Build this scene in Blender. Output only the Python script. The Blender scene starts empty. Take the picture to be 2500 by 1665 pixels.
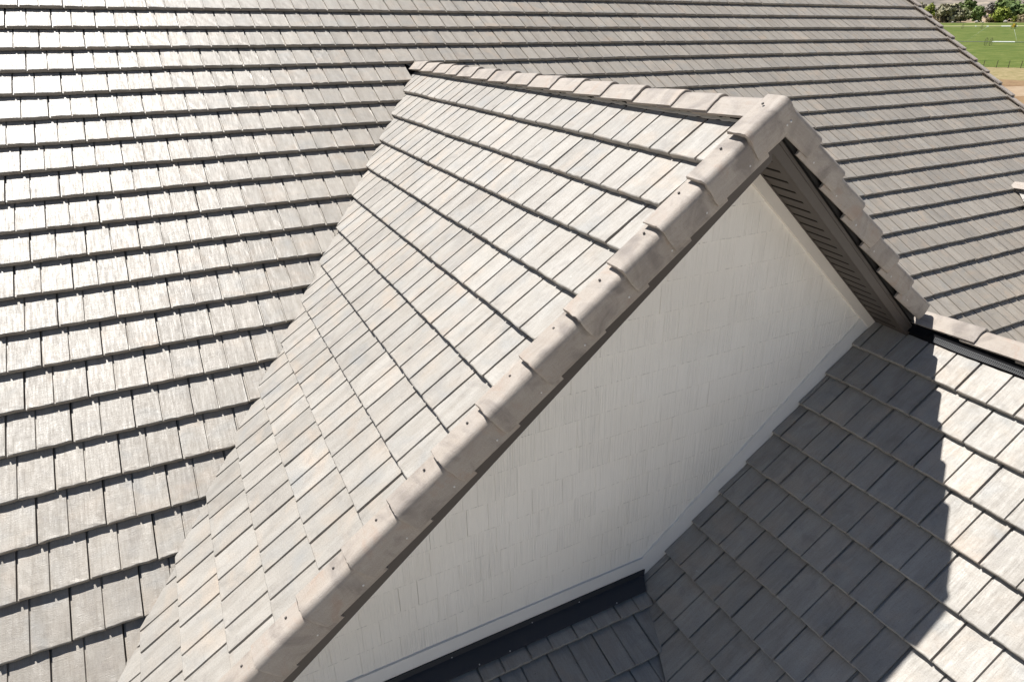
import bpy, bmesh, math, random
import numpy as np
from mathutils import Vector, Matrix
R = math.radians
SC = bpy.context.scene
COL = SC.collection
random.seed(7)
RNG = np.random.default_rng(7)
Z0 = 7.4                                   # height of the gable ridge above the ground

# ------------------------------------------------------------------ camera
cam = bpy.data.cameras.new('camera'); camo = bpy.data.objects.new('camera', cam); COL.objects.link(camo)
cam.sensor_width = 36; cam.lens = 36 * 1575.34 / 2500
cam.clip_start = 0.05; cam.clip_end = 9000
camo.location = (-2.8208, -2.3288, 0.3629 + Z0)
camo.rotation_euler = (R(90 - 25.766), 0, R(-27.449))
SC.camera = camo
# ------------------------------------------------------------------ light
SUN = Vector((-0.1988, 0.4168, 0.8870)).normalized()
w = bpy.data.worlds.new('World'); SC.world = w; w.use_nodes = True
nt = w.node_tree; bg = nt.nodes['Background']
sky = nt.nodes.new('ShaderNodeTexSky'); sky.sky_type = 'NISHITA'; sky.sun_disc = False
sky.sun_elevation = math.asin(SUN.z); sky.sun_rotation = math.atan2(SUN.x, SUN.y)
sky.altitude = 1400; sky.air_density = 1.0; sky.dust_density = 0.6; sky.ozone_density = 1.0
nt.links.new(sky.outputs[0], bg.inputs[0]); bg.inputs[1].default_value = 0.05
sl = bpy.data.lights.new('sun', 'SUN'); sl.energy = 4.8; sl.angle = R(0.53); sl.color = (1.0, 0.968, 0.915)
so = bpy.data.objects.new('sun', sl); COL.objects.link(so)
so.rotation_euler = SUN.to_track_quat('Z', 'Y').to_euler(); so.location = (-20, 25, 60)
SC.view_settings.view_transform = 'Standard'; SC.view_settings.look = 'None'
SC.view_settings.exposure = 0.76; SC.view_settings.gamma = 1

# ------------------------------------------------------------------ materials
def newmat(name):
    m = bpy.data.materials.new(name); m.use_nodes = True
    t = m.node_tree; b = t.nodes['Principled BSDF']
    return m, t, b
def N(t, typ, **kw):
    n = t.nodes.new(typ)
    for k, v in kw.items():
        if k.startswith('i_'): n.inputs[int(k[2:])].default_value = v
        else: setattr(n, k, v)
    return n
def mixc(t, fac, a, b, mode='MIX'):
    n = t.nodes.new('ShaderNodeMix'); n.data_type = 'RGBA'; n.blend_type = mode
    for sock, v in ((n.inputs[0], fac), (n.inputs[6], a), (n.inputs[7], b)):
        if isinstance(v, bpy.types.NodeSocket): t.links.new(v, sock)
        elif isinstance(v, (int, float)): sock.default_value = v
        else: sock.default_value = (*v, 1)
    return n.outputs[2]
def mp(t, v, a, b, c, d, clamp=True):
    n = t.nodes.new('ShaderNodeMapRange'); n.clamp = clamp; t.links.new(v, n.inputs[0])
    for i, x in enumerate((a, b, c, d)): n.inputs[i + 1].default_value = x
    return n.outputs[0]
def math2(t, op, a, b):
    n = t.nodes.new('ShaderNodeMath'); n.operation = op
    for i, v in enumerate((a, b)):
        if isinstance(v, bpy.types.NodeSocket): t.links.new(v, n.inputs[i])
        else: n.inputs[i].default_value = v
    return n.outputs[0]
def vscale(t, src, s, loc=(0, 0, 0)):
    n = t.nodes.new('ShaderNodeMapping'); n.inputs['Scale'].default_value = s; n.inputs['Location'].default_value = loc
    t.links.new(src, n.inputs[0]); return n.outputs[0]
def noise(t, vec, scale, detail=3, rough=0.55, dist=0):
    n = N(t, 'ShaderNodeTexNoise'); n.inputs['Scale'].default_value = scale
    n.inputs['Detail'].default_value = detail; n.inputs['Roughness'].default_value = rough; n.inputs['Distortion'].default_value = dist
    t.links.new(vec, n.inputs['Vector']); return n.outputs[0]

def tile_mat(name, warm=0.0, gain=1.0, sand=0.0, tint=None, gloss=0.0):
    """weathered concrete shake tile: wood grain along the slope (uv.y), tone differs tile by tile"""
    m, t, b = newmat(name)
    uv = N(t, 'ShaderNodeUVMap'); uv.uv_map = 'UVMap'; U = uv.outputs[0]
    at = N(t, 'ShaderNodeAttribute'); at.attribute_name = 'tone'
    sep = N(t, 'ShaderNodeSeparateColor'); t.links.new(at.outputs['Color'], sep.inputs[0])
    r1, r2, r3 = sep.outputs
    grain = noise(t, vscale(t, U, (55, 4.5, 1)), 1.0, 5, 0.66, 0.35)
    fine = noise(t, vscale(t, U, (230, 14, 1)), 1.0, 3, 0.6)
    broad = noise(t, vscale(t, U, (9, 2.2, 1)), 1.0, 3, 0.55, 0.6)
    patch = noise(t, vscale(t, U, (4.5, 5.5, 1), (3, 8, 0)), 1.0, 3, 0.5, 0.4)
    ripple = noise(t, vscale(t, U, (34, 110, 1), (9, 1, 0)), 1.0, 3, 0.65, 0.8)
    dent = noise(t, vscale(t, U, (7, 20, 1), (2, 6, 0)), 1.0, 2, 0.5, 0.6)
    speck = noise(t, vscale(t, U, (1, 1, 1)), 420 if not sand else 300, 2, 0.6)
    light = (0.425 * gain, 0.402 * gain, 0.365 * gain); dark = (0.255 * gain, 0.233 * gain, 0.203 * gain)
    f = math2(t, 'ADD', mp(t, grain, 0.3, 0.7, 0.12, 0.34), mp(t, broad, 0.3, 0.7, 0, 0.56))
    c = mixc(t, f, dark, light)
    # warm tan and blue-grey stain patches
    wf = math2(t, 'MULTIPLY', mp(t, patch, 0.5, 0.72, 0, 0.75), mp(t, r2, 0.25, 0.9, 0.1, 1.0))
    c = mixc(t, wf, c, (0.425 * gain, 0.352 * gain, 0.282 * gain))
    bf = math2(t, 'MULTIPLY', mp(t, patch, 0.47, 0.28, 0, 0.8), mp(t, r3, 0.2, 0.9, 0.1, 1.0))
    c = mixc(t, bf, c, (0.285 * gain, 0.288 * gain, 0.282 * gain))
    # dry brush streaks, spots of efflorescence, dirt
    c = mixc(t, mp(t, fine, 0.60, 0.76, 0, 0.55), c, (0.50 * gain, 0.47 * gain, 0.43 * gain))
    c = mixc(t, mp(t, fine, 0.42, 0.26, 0, 0.50), c, (0.17 * gain, 0.15 * gain, 0.14 * gain))
    ef = noise(t, vscale(t, U, (14, 17, 1), (1, 4, 0)), 1.0, 4, 0.7, 0.5)
    c = mixc(t, mp(t, ef, 0.70, 0.76, 0, 0.75), c, (0.58, 0.56, 0.53))
    c = mixc(t, mp(t, ef, 0.275, 0.235, 0, 0.8), c, (0.12, 0.10, 0.085))
    tone = mp(t, r1, 0, 1, 0.90, 1.09)
    tn = N(t, 'ShaderNodeVectorMath', operation='SCALE'); t.links.new(c, tn.inputs[0]); t.links.new(tone, tn.inputs['Scale'])
    c = tn.outputs[0]
    if tint: c = mixc(t, 1.0, c, tint, 'MULTIPLY')
    cloud = noise(t, vscale(t, U, (6, 6.5, 1), (11, 3, 0)), 1.0, 4, 0.6, 0.8)
    c = mixc(t, mp(t, cloud, 0.44, 0.28, 0, 0.34), c, (0.16, 0.145, 0.135))
    gran = noise(t, U, 130, 3, 0.65)
    c = mixc(t, mp(t, gran, 0.50, 0.30, 0, 0.42), c, (0.15, 0.135, 0.122))
    if warm:
        c = mixc(t, warm, c, (0.42 * gain, 0.345 * gain, 0.285 * gain))
        sm = noise(t, vscale(t, U, (5, 4.5, 1), (7, 2, 0)), 1.0, 4, 0.6, 0.9)
        c = mixc(t, mp(t, sm, 0.50, 0.32, 0, 0.66), c, (0.17, 0.145, 0.13))
        c = mixc(t, mp(t, sm, 0.58, 0.70, 0, 0.5), c, (0.36, 0.245, 0.18))
    c = mixc(t, mp(t, speck, 0.35, 0.7, 0.0, 0.22), c, (0.14, 0.125, 0.115))
    t.links.new(c, b.inputs['Base Color'])
    ro = math2(t, 'ADD', math2(t, 'ADD', mp(t, grain, 0.3, 0.7, 0.60, 0.43 - gloss * .1), mp(t, fine, 0.3, 0.7, 0.08, -0.06)), mp(t, ripple, 0.35, 0.65, 0.06, -0.04))
    t.links.new(ro, b.inputs['Roughness']); t.links.new(math2(t, 'ADD', mp(t, grain, 0.32, 0.62, 0.36 + gloss, 0.52 + gloss * 1.3), mp(t, ef, 0.35, 0.6, -0.06, 0.14)), b.inputs['Specular IOR Level'])
    h = math2(t, 'ADD', math2(t, 'MULTIPLY', grain, 0.6), math2(t, 'MULTIPLY', fine, 0.3))
    h = math2(t, 'ADD', math2(t, 'ADD', h, math2(t, 'MULTIPLY', dent, 0.55)), math2(t, 'MULTIPLY', ripple, 0.6))
    h = math2(t, 'ADD', h, math2(t, 'MULTIPLY', gran, 0.7)); h = math2(t, 'ADD', h, math2(t, 'MULTIPLY', speck, 0.25 + sand))
    bp = N(t, 'ShaderNodeBump'); bp.inputs['Strength'].default_value = 0.55 if not sand else 0.65; bp.inputs['Distance'].default_value = 0.0035 if not sand else 0.004
    t.links.new(h, bp.inputs['Height']); t.links.new(bp.outputs[0], b.inputs['Normal'])
    return m
M_TILE = tile_mat('weathered_roof_tile')
M_CAP = tile_mat('sanded_trim_tile', warm=0.48, gain=1.02, sand=1.2)
M_TILE_BROWN = tile_mat('brown_grey_roof_tile', gain=0.86, tint=(1.03, 0.985, 0.925), gloss=0.22)

def paint_mat(name, col, rough=0.55, bump=0.0, var=0.06):
    m, t, b = newmat(name); tc = N(t, 'ShaderNodeTexCoord'); P = tc.outputs['Object']
    n1 = noise(t, P, 2.2, 4, 0.6); n2 = noise(t, vscale(t, P, (60, 60, 6)), 1.0, 3)
    c = mixc(t, mp(t, n1, 0.3, 0.7, 0, 1), tuple(x * (1 - var) for x in col), tuple(min(1, x * (1 + var)) for x in col))
    c = mixc(t, mp(t, n2, 0.6, 0.8, 0, 0.10), c, tuple(x * 0.6 for x in col))
    t.links.new(c, b.inputs['Base Color']); b.inputs['Roughness'].default_value = rough
    if bump:
        bp = N(t, 'ShaderNodeBump'); bp.inputs['Strength'].default_value = bump; bp.inputs['Distance'].default_value = 0.002
        t.links.new(n2, bp.inputs['Height']); t.links.new(bp.outputs[0], b.inputs['Normal'])
    return m
M_TRIM = paint_mat('grey_white_trim', (0.77, 0.75, 0.715), 0.5, 0.15)
M_FRIEZE = paint_mat('cream_frieze', (0.76, 0.71, 0.64), 0.5, 0.15)
M_BRONZE = paint_mat('bronze_metal', (0.06, 0.048, 0.041), 0.5, 0, 0.1)
M_SOFFIT = paint_mat('bronze_soffit', (0.068, 0.055, 0.045), 0.55, 0, 0.08)
M_BLACK = paint_mat('gap_shade', (0.008, 0.008, 0.009), 0.95)  # near-black fill standing in for deep shade in gaps
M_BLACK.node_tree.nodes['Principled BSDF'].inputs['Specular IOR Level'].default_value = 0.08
M_VENT = paint_mat('vent_mesh', (0.13, 0.13, 0.13), 0.35)
M_FLASH = paint_mat('charcoal_flashing', (0.030, 0.032, 0.038), 0.6, 0.2)
M_VALLEY = paint_mat('valley_metal', (0.035, 0.03, 0.028), 0.5)
M_FELT = paint_mat('wavy_foam', (0.50, 0.47, 0.42), 0.8)
M_UNDER = paint_mat('underlayment', (0.03, 0.028, 0.027), 0.9)
M_NAILD = paint_mat('sealed_nail', (0.05, 0.042, 0.038), 0.5)
m_, t_, b_ = newmat('zinc_nail'); b_.inputs['Base Color'].default_value = (0.62, 0.61, 0.6, 1); b_.inputs['Metallic'].default_value = 0.6; b_.inputs['Roughness'].default_value = 0.45; M_NAIL = m_
M_BODY = paint_mat('cream_siding', (0.55, 0.51, 0.45), 0.7)

def shingle_mat():
    m, t, b = newmat('painted_shake'); tc = N(t, 'ShaderNodeTexCoord'); P = tc.outputs['Object']
    at = N(t, 'ShaderNodeAttribute'); at.attribute_name = 'tone'
    sep = N(t, 'ShaderNodeSeparateColor'); t.links.new(at.outputs['Color'], sep.inputs[0])
    uv = N(t, 'ShaderNodeUVMap'); uv.uv_map = 'UVMap'
    g = noise(t, vscale(t, uv.outputs[0], (115, 2.2, 1)), 1.0, 3, 0.6, 0.15)
    g2 = noise(t, vscale(t, uv.outputs[0], (26, 1.2, 1)), 1.0, 2, 0.5, 0.2)
    n1 = noise(t, P, 1.4, 3)
    c = mixc(t, mp(t, n1, 0.3, 0.7, 0, 1), (0.86, 0.815, 0.735), (0.90, 0.86, 0.79))
    c = mixc(t, mp(t, g, 0.42, 0.27, 0, 0.24), c, (0.48, 0.46, 0.43))
    bl = noise(t, vscale(t, uv.outputs[0], (30, 4, 1)), 1.0, 3, 0.7)
    c = mixc(t, math2(t, 'MULTIPLY', mp(t, at.outputs['Alpha'], 0.032, 0.012, 0, 0.6), mp(t, bl, 0.46, 0.66, 0, 1)), c, (0.30, 0.275, 0.25))  # dark line at the butts: edge wear plus painted gap shade
    c = mixc(t, mp(t, sep.outputs[0], 0, 1, 0, 0.045), c, (0.6, 0.58, 0.55))
    t.links.new(c, b.inputs['Base Color']); b.inputs['Roughness'].default_value = 0.6
    h = math2(t, 'ADD', mp(t, g, 0.3, 0.62, 0, 1), math2(t, 'MULTIPLY', mp(t, g2, 0.35, 0.6, 0, 1), 0.7))
    bp = N(t, 'ShaderNodeBump'); bp.inputs['Distance'].default_value = 0.0045
    t.links.new(mp(t, sep.outputs[1], 0.1, 0.9, 0.35, 0.65), bp.inputs['Strength'])
    t.links.new(h, bp.inputs['Height']); t.links.new(bp.outputs[0], b.inputs['Normal'])
    return m
M_SHAKE = shingle_mat()

# ------------------------------------------------------------------ object helpers
def empty(name, label, cat, loc=(0, 0, 0), group=None):
    o = bpy.data.objects.new(name, None); COL.objects.link(o); o.location = loc
    o['label'] = label; o['category'] = cat
    if group: o['group'] = group
    return o
def link(name, me, mat=None, parent=None, label=None, kind=None):
    o = bpy.data.objects.new(name, me); COL.objects.link(o)
    if mat: me.materials.append(mat)
    if parent:
        o.parent = parent
    if label: o['label'] = label
    if kind: o['kind'] = kind
    return o
def V3(x, y, z): return Vector((x, y, z + Z0))
class MB:
    def __init__(s): s.v = []; s.f = []; s.uv = {}
    def add(s, vs, fs):
        o = len(s.v); s.v += [tuple(v) for v in vs]; s.f += [tuple(i + o for i in f) for f in fs]
    def hexa(s, p):   # 8 points, bottom ring then top ring
        s.add(p, [(0, 3, 2, 1), (4, 5, 6, 7), (0, 1, 5, 4), (1, 2, 6, 5), (2, 3, 7, 6), (3, 0, 4, 7)])
    def box(s, x0, x1, y0, y1, z0, z1):
        s.hexa([(x0, y0, z0), (x1, y0, z0), (x1, y1, z0), (x0, y1, z0), (x0, y0, z1), (x1, y0, z1), (x1, y1, z1), (x0, y1, z1)])
    def prism(s, poly, y0, y1):  # polygon in x,z extruded in y
        n = len(poly)
        s.add([(x, y0, z) for x, z in poly] + [(x, y1, z) for x, z in poly],
              [tuple(range(n)), tuple(range(2 * n - 1, n - 1, -1))] + [(i, i + n, (i + 1) % n + n, (i + 1) % n) for i in range(n)])
    def tube(s, a, b, r, n=8):
        a, b = Vector(a), Vector(b); d = (b - a).normalized(); u = d.orthogonal().normalized(); w_ = d.cross(u)
        ring = lambda c: [c + (u * math.cos(2 * math.pi * i / n) + w_ * math.sin(2 * math.pi * i / n)) * r for i in range(n)]
        s.add(ring(a) + ring(b), [(i, (i + 1) % n, (i + 1) % n + n, i + n) for i in range(n)] + [tuple(range(n - 1, -1, -1)), tuple(range(n, 2 * n))])
    def build(s, name, mat, parent=None, smooth=False, **kw):
        me = bpy.data.meshes.new(name); me.from_pydata(s.v, [], s.f); me.update()
        bm = bmesh.new(); bm.from_mesh(me); bmesh.ops.recalc_face_normals(bm, faces=bm.faces); bm.to_mesh(me); bm.free()
        if smooth: me.polygons.foreach_set('use_smooth', [True] * len(me.polygons))
        return link(name, me, mat, parent, **kw)

# ------------------------------------------------------------------ roof frames (all numbers from the ridge: z = 0 there)
mB, mA, mD = 0.8371, 0.6903, 0.8355
XR, L = 0.1647, 5.999
YF, YW = 0.2411, 0.5808                   # rake face, gable wall
D0x, D0z = 2.0021, -1.7062  # lower roofs and gable wall scaled down as a group about the camera
mE, zE = 0.37, -3.5008
E = 0.343; TW = 0.404                      # exposure and width of the tiles on the upper roofs
ED = 0.321; TD = 0.378                     # the same on the lower roofs
class Frame:
    """O origin on the ridge line, U along the courses, S down the slope, N up out of the roof"""
    def __init__(s, O, U, S): s.O = np.array(O, float); s.U = np.array(U, float); s.S = np.array(S, float); s.N = np.cross(s.S, s.U); s.N = s.N if s.N[2] > 0 else -s.N
    def p(s, u, d, h): return Vector(s.O + s.U * u + s.S * d + s.N * h)
def nrm(v): v = np.array(v, float); return v / np.linalg.norm(v)
FB = Frame((XR, 0, Z0), (0, 1, 0), nrm((-1, 0, -mB)))
FF = Frame((XR, 0, Z0), (0, 1, 0), nrm((1, 0, -mB)))
FA = Frame((0, L, Z0), (1, 0, 0), nrm((0, -1, -mA)))
FD = Frame((D0x, 0, D0z + Z0), (0, 1, 0), nrm((-1, 0, -mD)))
FG = Frame((D0x + 0.262, 0, D0z + Z0), (0, 1, 0), nrm((1, 0, -mD)))
FE = Frame((0, YW, zE + Z0), (1, 0, 0), nrm((0, -1, -mE)))

T = 0.036
def tiles(frame, cells, coarse=False, e=E):
    """cells: list of (u0, d_low, width). returns vertex, quad, uv, tone arrays of all the tiles"""
    us = [0.001, 0.001, 0.0135, 0.0155, 0.05, 0.10, 0.15, 0.181, 0.1842, 0.1925, 0.1955, 0.24, 0.29, 0.34, 0.39, 0.401, 0.401]
    hs = [-T, -0.019, -0.019, 0, 0, 0, 0, 0, -0.012, -0.012, 0.0018, 0, 0, 0, 0, 0, -T]
    if coarse:
        us = [0.001, 0.001, 0.0135, 0.0155, 0.181, 0.1842, 0.1925, 0.1955, 0.401, 0.401]; hs = [-T, -0.019, -0.019, 0, 0, -0.012, -0.012, 0, 0, -T]
    us = np.array(us) / 0.404; hs = np.array(hs); K = len(us)
    LEN = e + 0.05
    ss = np.array([LEN, 0.29, 0.2, 0.1, 0.03, 0.006, 0.0, 0.0, 0.09]); J = len(ss)     # distance up from the lower edge
    n = len(cells); C = np.array(cells, float)
    u = np.broadcast_to(us, (n, J, K)).copy(); s = np.broadcast_to(ss[None, :, None], (n, J, K)).copy()
    top = np.broadcast_to(hs, (n, J, K)).copy()
    wave = RNG.normal(0, 1, (n, 1, K)) * 0.0017
    wave = wave + np.cumsum(RNG.normal(0, 0.0002, (n, 1, K)), 2)
    h = top - 0.0445 * s / e
    h[:, :6, 3:-1] += RNG.normal(0, 0.0007, (n, 6, K - 4))
    h[:, 6, :] = np.maximum(top[:, 6, :] - 0.004, -T)               # rounded lip
    h[:, 7, :] = -T; h[:, 8, :] = -T - 0.010
    s[:, 5:8, :] += wave; s[:, 4, :] += wave[:, 0, :] * 0.5
    lift = RNG.normal(0, 0.0011, (n, 1, 1)) + 0.0008 * np.broadcast_to((us - .5)[None, None, :], (n, J, K)) * RNG.normal(0, 2, (n, 1, 1))
    h = h + lift * (1 - s / LEN)
    W = C[:, 2][:, None, None]
    uu = C[:, 0][:, None, None] + u * W + RNG.normal(0, 0.0012, (n, 1, 1))
    dd = C[:, 1][:, None, None] - s + RNG.normal(0, 0.0016, (n, 1, 1)) + RNG.normal(0, 0.0022, (n, 1, 1)) * (u - 0.5)
    P = frame.O + uu[..., None] * frame.U + dd[..., None] * frame.S + h[..., None] * frame.N
    base = (np.arange(n) * J * K)[:, None, None]
    jj, kk = np.meshgrid(np.arange(J - 1), np.arange(K - 1), indexing='ij')
    q = np.stack([jj * K + kk, jj * K + kk + 1, (jj + 1) * K + kk + 1, (jj + 1) * K + kk], -1).reshape(-1, 4)
    F = (base + q[None]).reshape(-1, 4)
    off = RNG.uniform(0, 50, (n, 1, 1, 2))
    slen = s + np.where(np.arange(J)[None, :, None] == 7, -T, 0)
    UV = np.stack([u * W, -slen], -1) + off
    tone = np.broadcast_to(RNG.uniform(0, 1, (n, 1, 3)), (n, J * K, 3)).reshape(-1, 3)
    return P.reshape(-1, 3), F, UV.reshape(-1, 2), tone

def mesh_np(name, P, F, UV, tone):
    me = bpy.data.meshes.new(name)
    me.vertices.add(len(P)); me.vertices.foreach_set('co', P.astype(np.float32).ravel())
    me.loops.add(F.size); me.loops.foreach_set('vertex_index', F.astype(np.int32).ravel())
    me.polygons.add(len(F)); me.polygons.foreach_set('loop_start', (np.arange(len(F)) * 4).astype(np.int32))
    me.update(calc_edges=True)
    uvl = me.uv_layers.new(name='UVMap'); uvl.data.foreach_set('uv', UV[F.ravel()].astype(np.float32).ravel())
    ca = me.color_attributes.new('tone', 'FLOAT_COLOR', 'CORNER')
    tc = np.concatenate([tone, np.ones((len(tone), 1))], 1)[F.ravel()]
    ca.data.foreach_set('color', tc.astype(np.float32).ravel())
    me.polygons.foreach_set('use_smooth', np.zeros(len(F), bool)); me.validate(); return me
def cut(bm, co, no, cap=True):
    """remove what lies on the side the normal points to"""
    g = bm.verts[:] + bm.edges[:] + bm.faces[:]
    r = bmesh.ops.bisect_plane(bm, geom=g, dist=1e-6, plane_co=Vector(co), plane_no=Vector(no), clear_outer=True)
    if cap:
        ed = [e for e in r['geom_cut'] if isinstance(e, bmesh.types.BMEdge) and e.is_boundary]
        try: bmesh.ops.edgenet_fill(bm, edges=ed)
        except Exception: pass
def roof_mesh(name, parts, parent, label=None, mat=None, coarse=False, e=E):
    """parts: list of (frame, cells, cuts); joined in one mesh"""
    allbm = bmesh.new(); first = None
    tmp = bpy.data.meshes.new('tmp')
    for frame, cells, cuts in parts:
        if not cells: continue
        me = mesh_np(name, *tiles(frame, cells, coarse, e))
        bm = bmesh.new(); bm.from_mesh(me)
        for co, no in cuts: cut(bm, co, no)
        bm.to_mesh(me); bm.free(); allbm.from_mesh(me); bpy.data.meshes.remove(me)
    me = bpy.data.meshes.new(name); 
    bmesh.ops.recalc_face_normals(allbm, faces=allbm.faces)
    allbm.to_mesh(me); allbm.free()
    return link(name, me, mat or M_TILE, parent, label)

def course_cells(frame, d_first, k0, k1, u0, u1, shift0, dshift, keep=None, rowfix=None):
    out = []
    for k in range(k0, k1):
        d = d_first + k * E; ph = (shift0 + dshift * k) % TW
        a = math.floor((u0 - ph) / TW) * TW + ph
        while a < u1:
            if keep is None or keep(a + TW / 2, d - E / 2): out.append((a, d, TW))
            a += TW
    return out

house = empty('house', 'tiled house whose cream gable juts from a wide weathered grey tile roof', 'house')

# valley planes (plan view)
kv = mA / mB
def xvL(y): return XR + kv * (y - L)
def xvR(y): return XR - kv * (y - L)
nL = Vector((1, -kv, 0)).normalized()      # points into the gable from the left part of the main roof
nR = Vector((-1, -kv, 0)).normalized()
# ---- main roof (A): d_low = 4.1087 + j*E ; j from -24 (ridge) to 14
A0 = 4.1087
def yA(d): return L - d / math.hypot(1, mA)
def zA(d): return -d * mA / math.hypot(1, mA)
xRake = 11.50
def keepA(x, d):
    y = yA(d)
    if y < L + 0.3 and xvL(y) + 0.9 < x < xvR(y) - 0.9: return False
    if -4.5 < x < 2.2 and y < 0.95: return False
    if 2.2 <= x < 4.0 and y < 2.0: return False
    return True
# joints measured on row j=2 at x = -4.118 (mod TW) ; row j=3 at -4.239
def phase(j): return (-4.118 + 0.131 * 2 - 0.131 * j)
cA = []
for j in range(-23, 10):
    d = A0 + j * E; ph = phase(j); a = math.floor((-7.6 - ph) / TW) * TW + ph
    while a < xRake:
        if keepA(a + TW / 2, d - E / 2): cA.append((a, d, TW))
        a += TW
left = [c for c in cA if c[0] + TW / 2 < XR and yA(c[1] - E) < L + 0.25]
right = [c for c in cA if c[0] + TW / 2 >= XR and yA(c[1] - E) < L + 0.25]
upper = [c for c in cA if not (yA(c[1] - E) < L + 0.25)]
inset = 0.10
endcut = ((xRake - 0.02, 0, 0), (1, 0, 0))
roofA = roof_mesh('main_roof', [
    (FA, left, [((XR + inset, L, 0), nL)]),
    (FA, right, [((XR - inset, L, 0), nR), endcut]),
    (FA, upper, [endcut])], house, 'wide main roof slope with dark course lines', mat=M_TILE_BROWN)
# ---- gable left slope (B)
S0 = 0.1138
cB = []
for k in range(1, 18):
    d = S0 + k * E; ph = 5.165 + 0.131 * (k - 1); a = ph - math.floor((ph - 0.24) / TW) * TW - TW
    while a < L + 0.3:
        x = XR - d * 0.767
        if a + TW > 0.2 and x + 0.9 > xvL(a): cB.append((a, d, TW))
        a += TW
roofB = roof_mesh('gable_roof', [(FB, cB, [((XR, L, 0), -nL), ((0, 0.262, 0), (0, -1, 0))])], house, 'sunlit left slope of the gable roof')
# ---- gable right slope (F)
cF = []
for k in range(1, 10):
    d = S0 + k * E; ph = 0.262 + 0.131 * k; a = ph - 2 * TW
    while a < L:
        x = XR + d * 0.767
        if a + TW > 0.2 and x - 0.9 < xvR(a): cF.append((a, d, TW))
        a += TW
roof_mesh('gable_roof', [(FF, cF, [((XR, L, 0), -nR), ((0, 0.262, 0), (0, -1, 0))])], house, 'far slope of the gable roof', coarse=True)
# ---- lower roof (D), its far slope (G), the eave roof (E)
def xvDE(y): return D0x + (zE + mE * (y - YW) - D0z) / mD
kd = mE / mD
nDE = Vector((-1, kd, 0)).normalized()     # from D towards E
cD = []
for k in range(1, 19):
    d = k * ED; ph = 0.336 + 0.1226 * (k - 6); a = ph - math.floor((ph + 5.2) / TD) * TD
    while a < YW:
        x = D0x - (d - ED) * 0.767
        if x > xvDE(a) - 0.3: cD.append((a, d, TD))
        a += TD
roofD = roof_mesh('lower_roof', [(FD, cD, [((0, YW - 0.028, 0), (0, 1, 0)), ((xvDE(0), 0, 0), nDE)])], house, 'lower roof slope half in the gable shadow', e=ED)
cG = []
for k in range(1, 12):
    d = k * ED; a = -5.2 + 0.1226 * k
    while a < 3.4:
        if (D0z - d * 0.641) > mA * (a - L) - 0.3: cG.append((a, d, TD))
        a += TD
roof_mesh('lower_roof', [(FG, cG, [])], house, 'far slope of the lower roof', coarse=True, e=ED)
cE = []
for k in range(0, 6):
    d = 0.2527 + k * ED; ph = -1.279 - 0.2527 * k; a = ph - 12 * TD
    while a < 0.6:
        if a < xvDE(YW - d * .93 + .4) + 0.1: cE.append((a, d, TD))
        a += TD
roofE = roof_mesh('eave_roof', [(FE, cE, [((xvDE(0) + 0.03, 0, 0), -nDE), ((0, YW - 0.07, 0), (0, 1, 0))])], house, 'shaded strip of roof below the gable wall', e=ED)

# underlayment decks just below the tiles
def deck(name, frame, quads, h=-0.085, th=0.05, parent=house):
    m = MB()
    for q in quads:
        m.hexa([frame.p(u, d, h - th) for u, d in q] + [frame.p(u, d, h) for u, d in q])
    return m.build(name, M_UNDER, parent)
cs = math.hypot(1, mA)
deck('roof_deck', FA, [((-7.7, -4.05), (xRake, -4.05), (xRake, -0.02), (-7.7, -0.02)),
                       ((-7.7, 0), ((xvL(L)) , 0), (xvL(L - 5.05 / 1), 5.05 * cs), (-7.7, 5.05 * cs)),
                       ((xvR(L), 0), (xRake, 0), (xRake, 5.05 * cs), (xvR(L - 5.05), 5.05 * cs))])
cB_ = math.hypot(1, mB)
def dv(y): return (XR - xvL(y)) * cB_
deck('roof_deck', FB, [((0.28, 0.02), (L - 0.05, 0.02), (0.30, dv(0.34)), (0.28, dv(0.34)))], h=-0.072, th=0.02)
deck('roof_deck', FF, [((0.28, 0.02), (L - 0.05, 0.02), (1.9, 3.6), (0.28, 2.7))], h=-0.072, th=0.02)
deck('roof_deck', FD, [((-5.2, -0.12), (YW, -0.12), (YW, (D0x - xvDE(YW)) * math.hypot(1, mD)), (-5.2, (D0x - xvDE(-5.2)) * math.hypot(1, mD)))])
deck('roof_deck', FG, [((-5.2, -0.1), (3.2, -0.1), (0.2, 3.9), (-5.2, 3.9))])
deck('roof_deck', FE, [((-4.6, 0.0), (xvDE(YW), 0.0), (xvDE(YW - 2 * .938), 2.0), (-4.6, 2.0))])

# valley metal edges
def strip(name, pts_a, pts_b, mat, th=0.004, parent=house, label=None):
    m = MB()
    for i in range(len(pts_a) - 1):
        a, b, c, d = pts_a[i], pts_b[i], pts_b[i + 1], pts_a[i + 1]
        up = Vector((0, 0, th)); m.hexa([a, b, c, d, a + up, b + up, c + up, d + up])
    return m.build(name, mat, parent, label=label)
ys = [0.9 + i * (L - 0.9) / 12 for i in range(13)]
pa = [V3(xvL(y) - 0.028, y, mA * (y - L) - 0.078) for y in ys]; pb = [V3(xvL(y) + 0.012, y, mA * (y - L) - 0.045) for y in ys]
strip('valley_flashing', pa, pb, M_VALLEY)
ys = [-1.2 + i * 1.74 / 4 for i in range(5)]
pa = [V3(xvDE(y) - 0.02, y, zE + mE * (y - YW) - 0.07) for y in ys]; pb = [V3(xvDE(y) + 0.012, y, zE + mE * (y - YW) - 0.055) for y in ys]
strip('valley_flashing', pa, pb, M_VALLEY)

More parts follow.
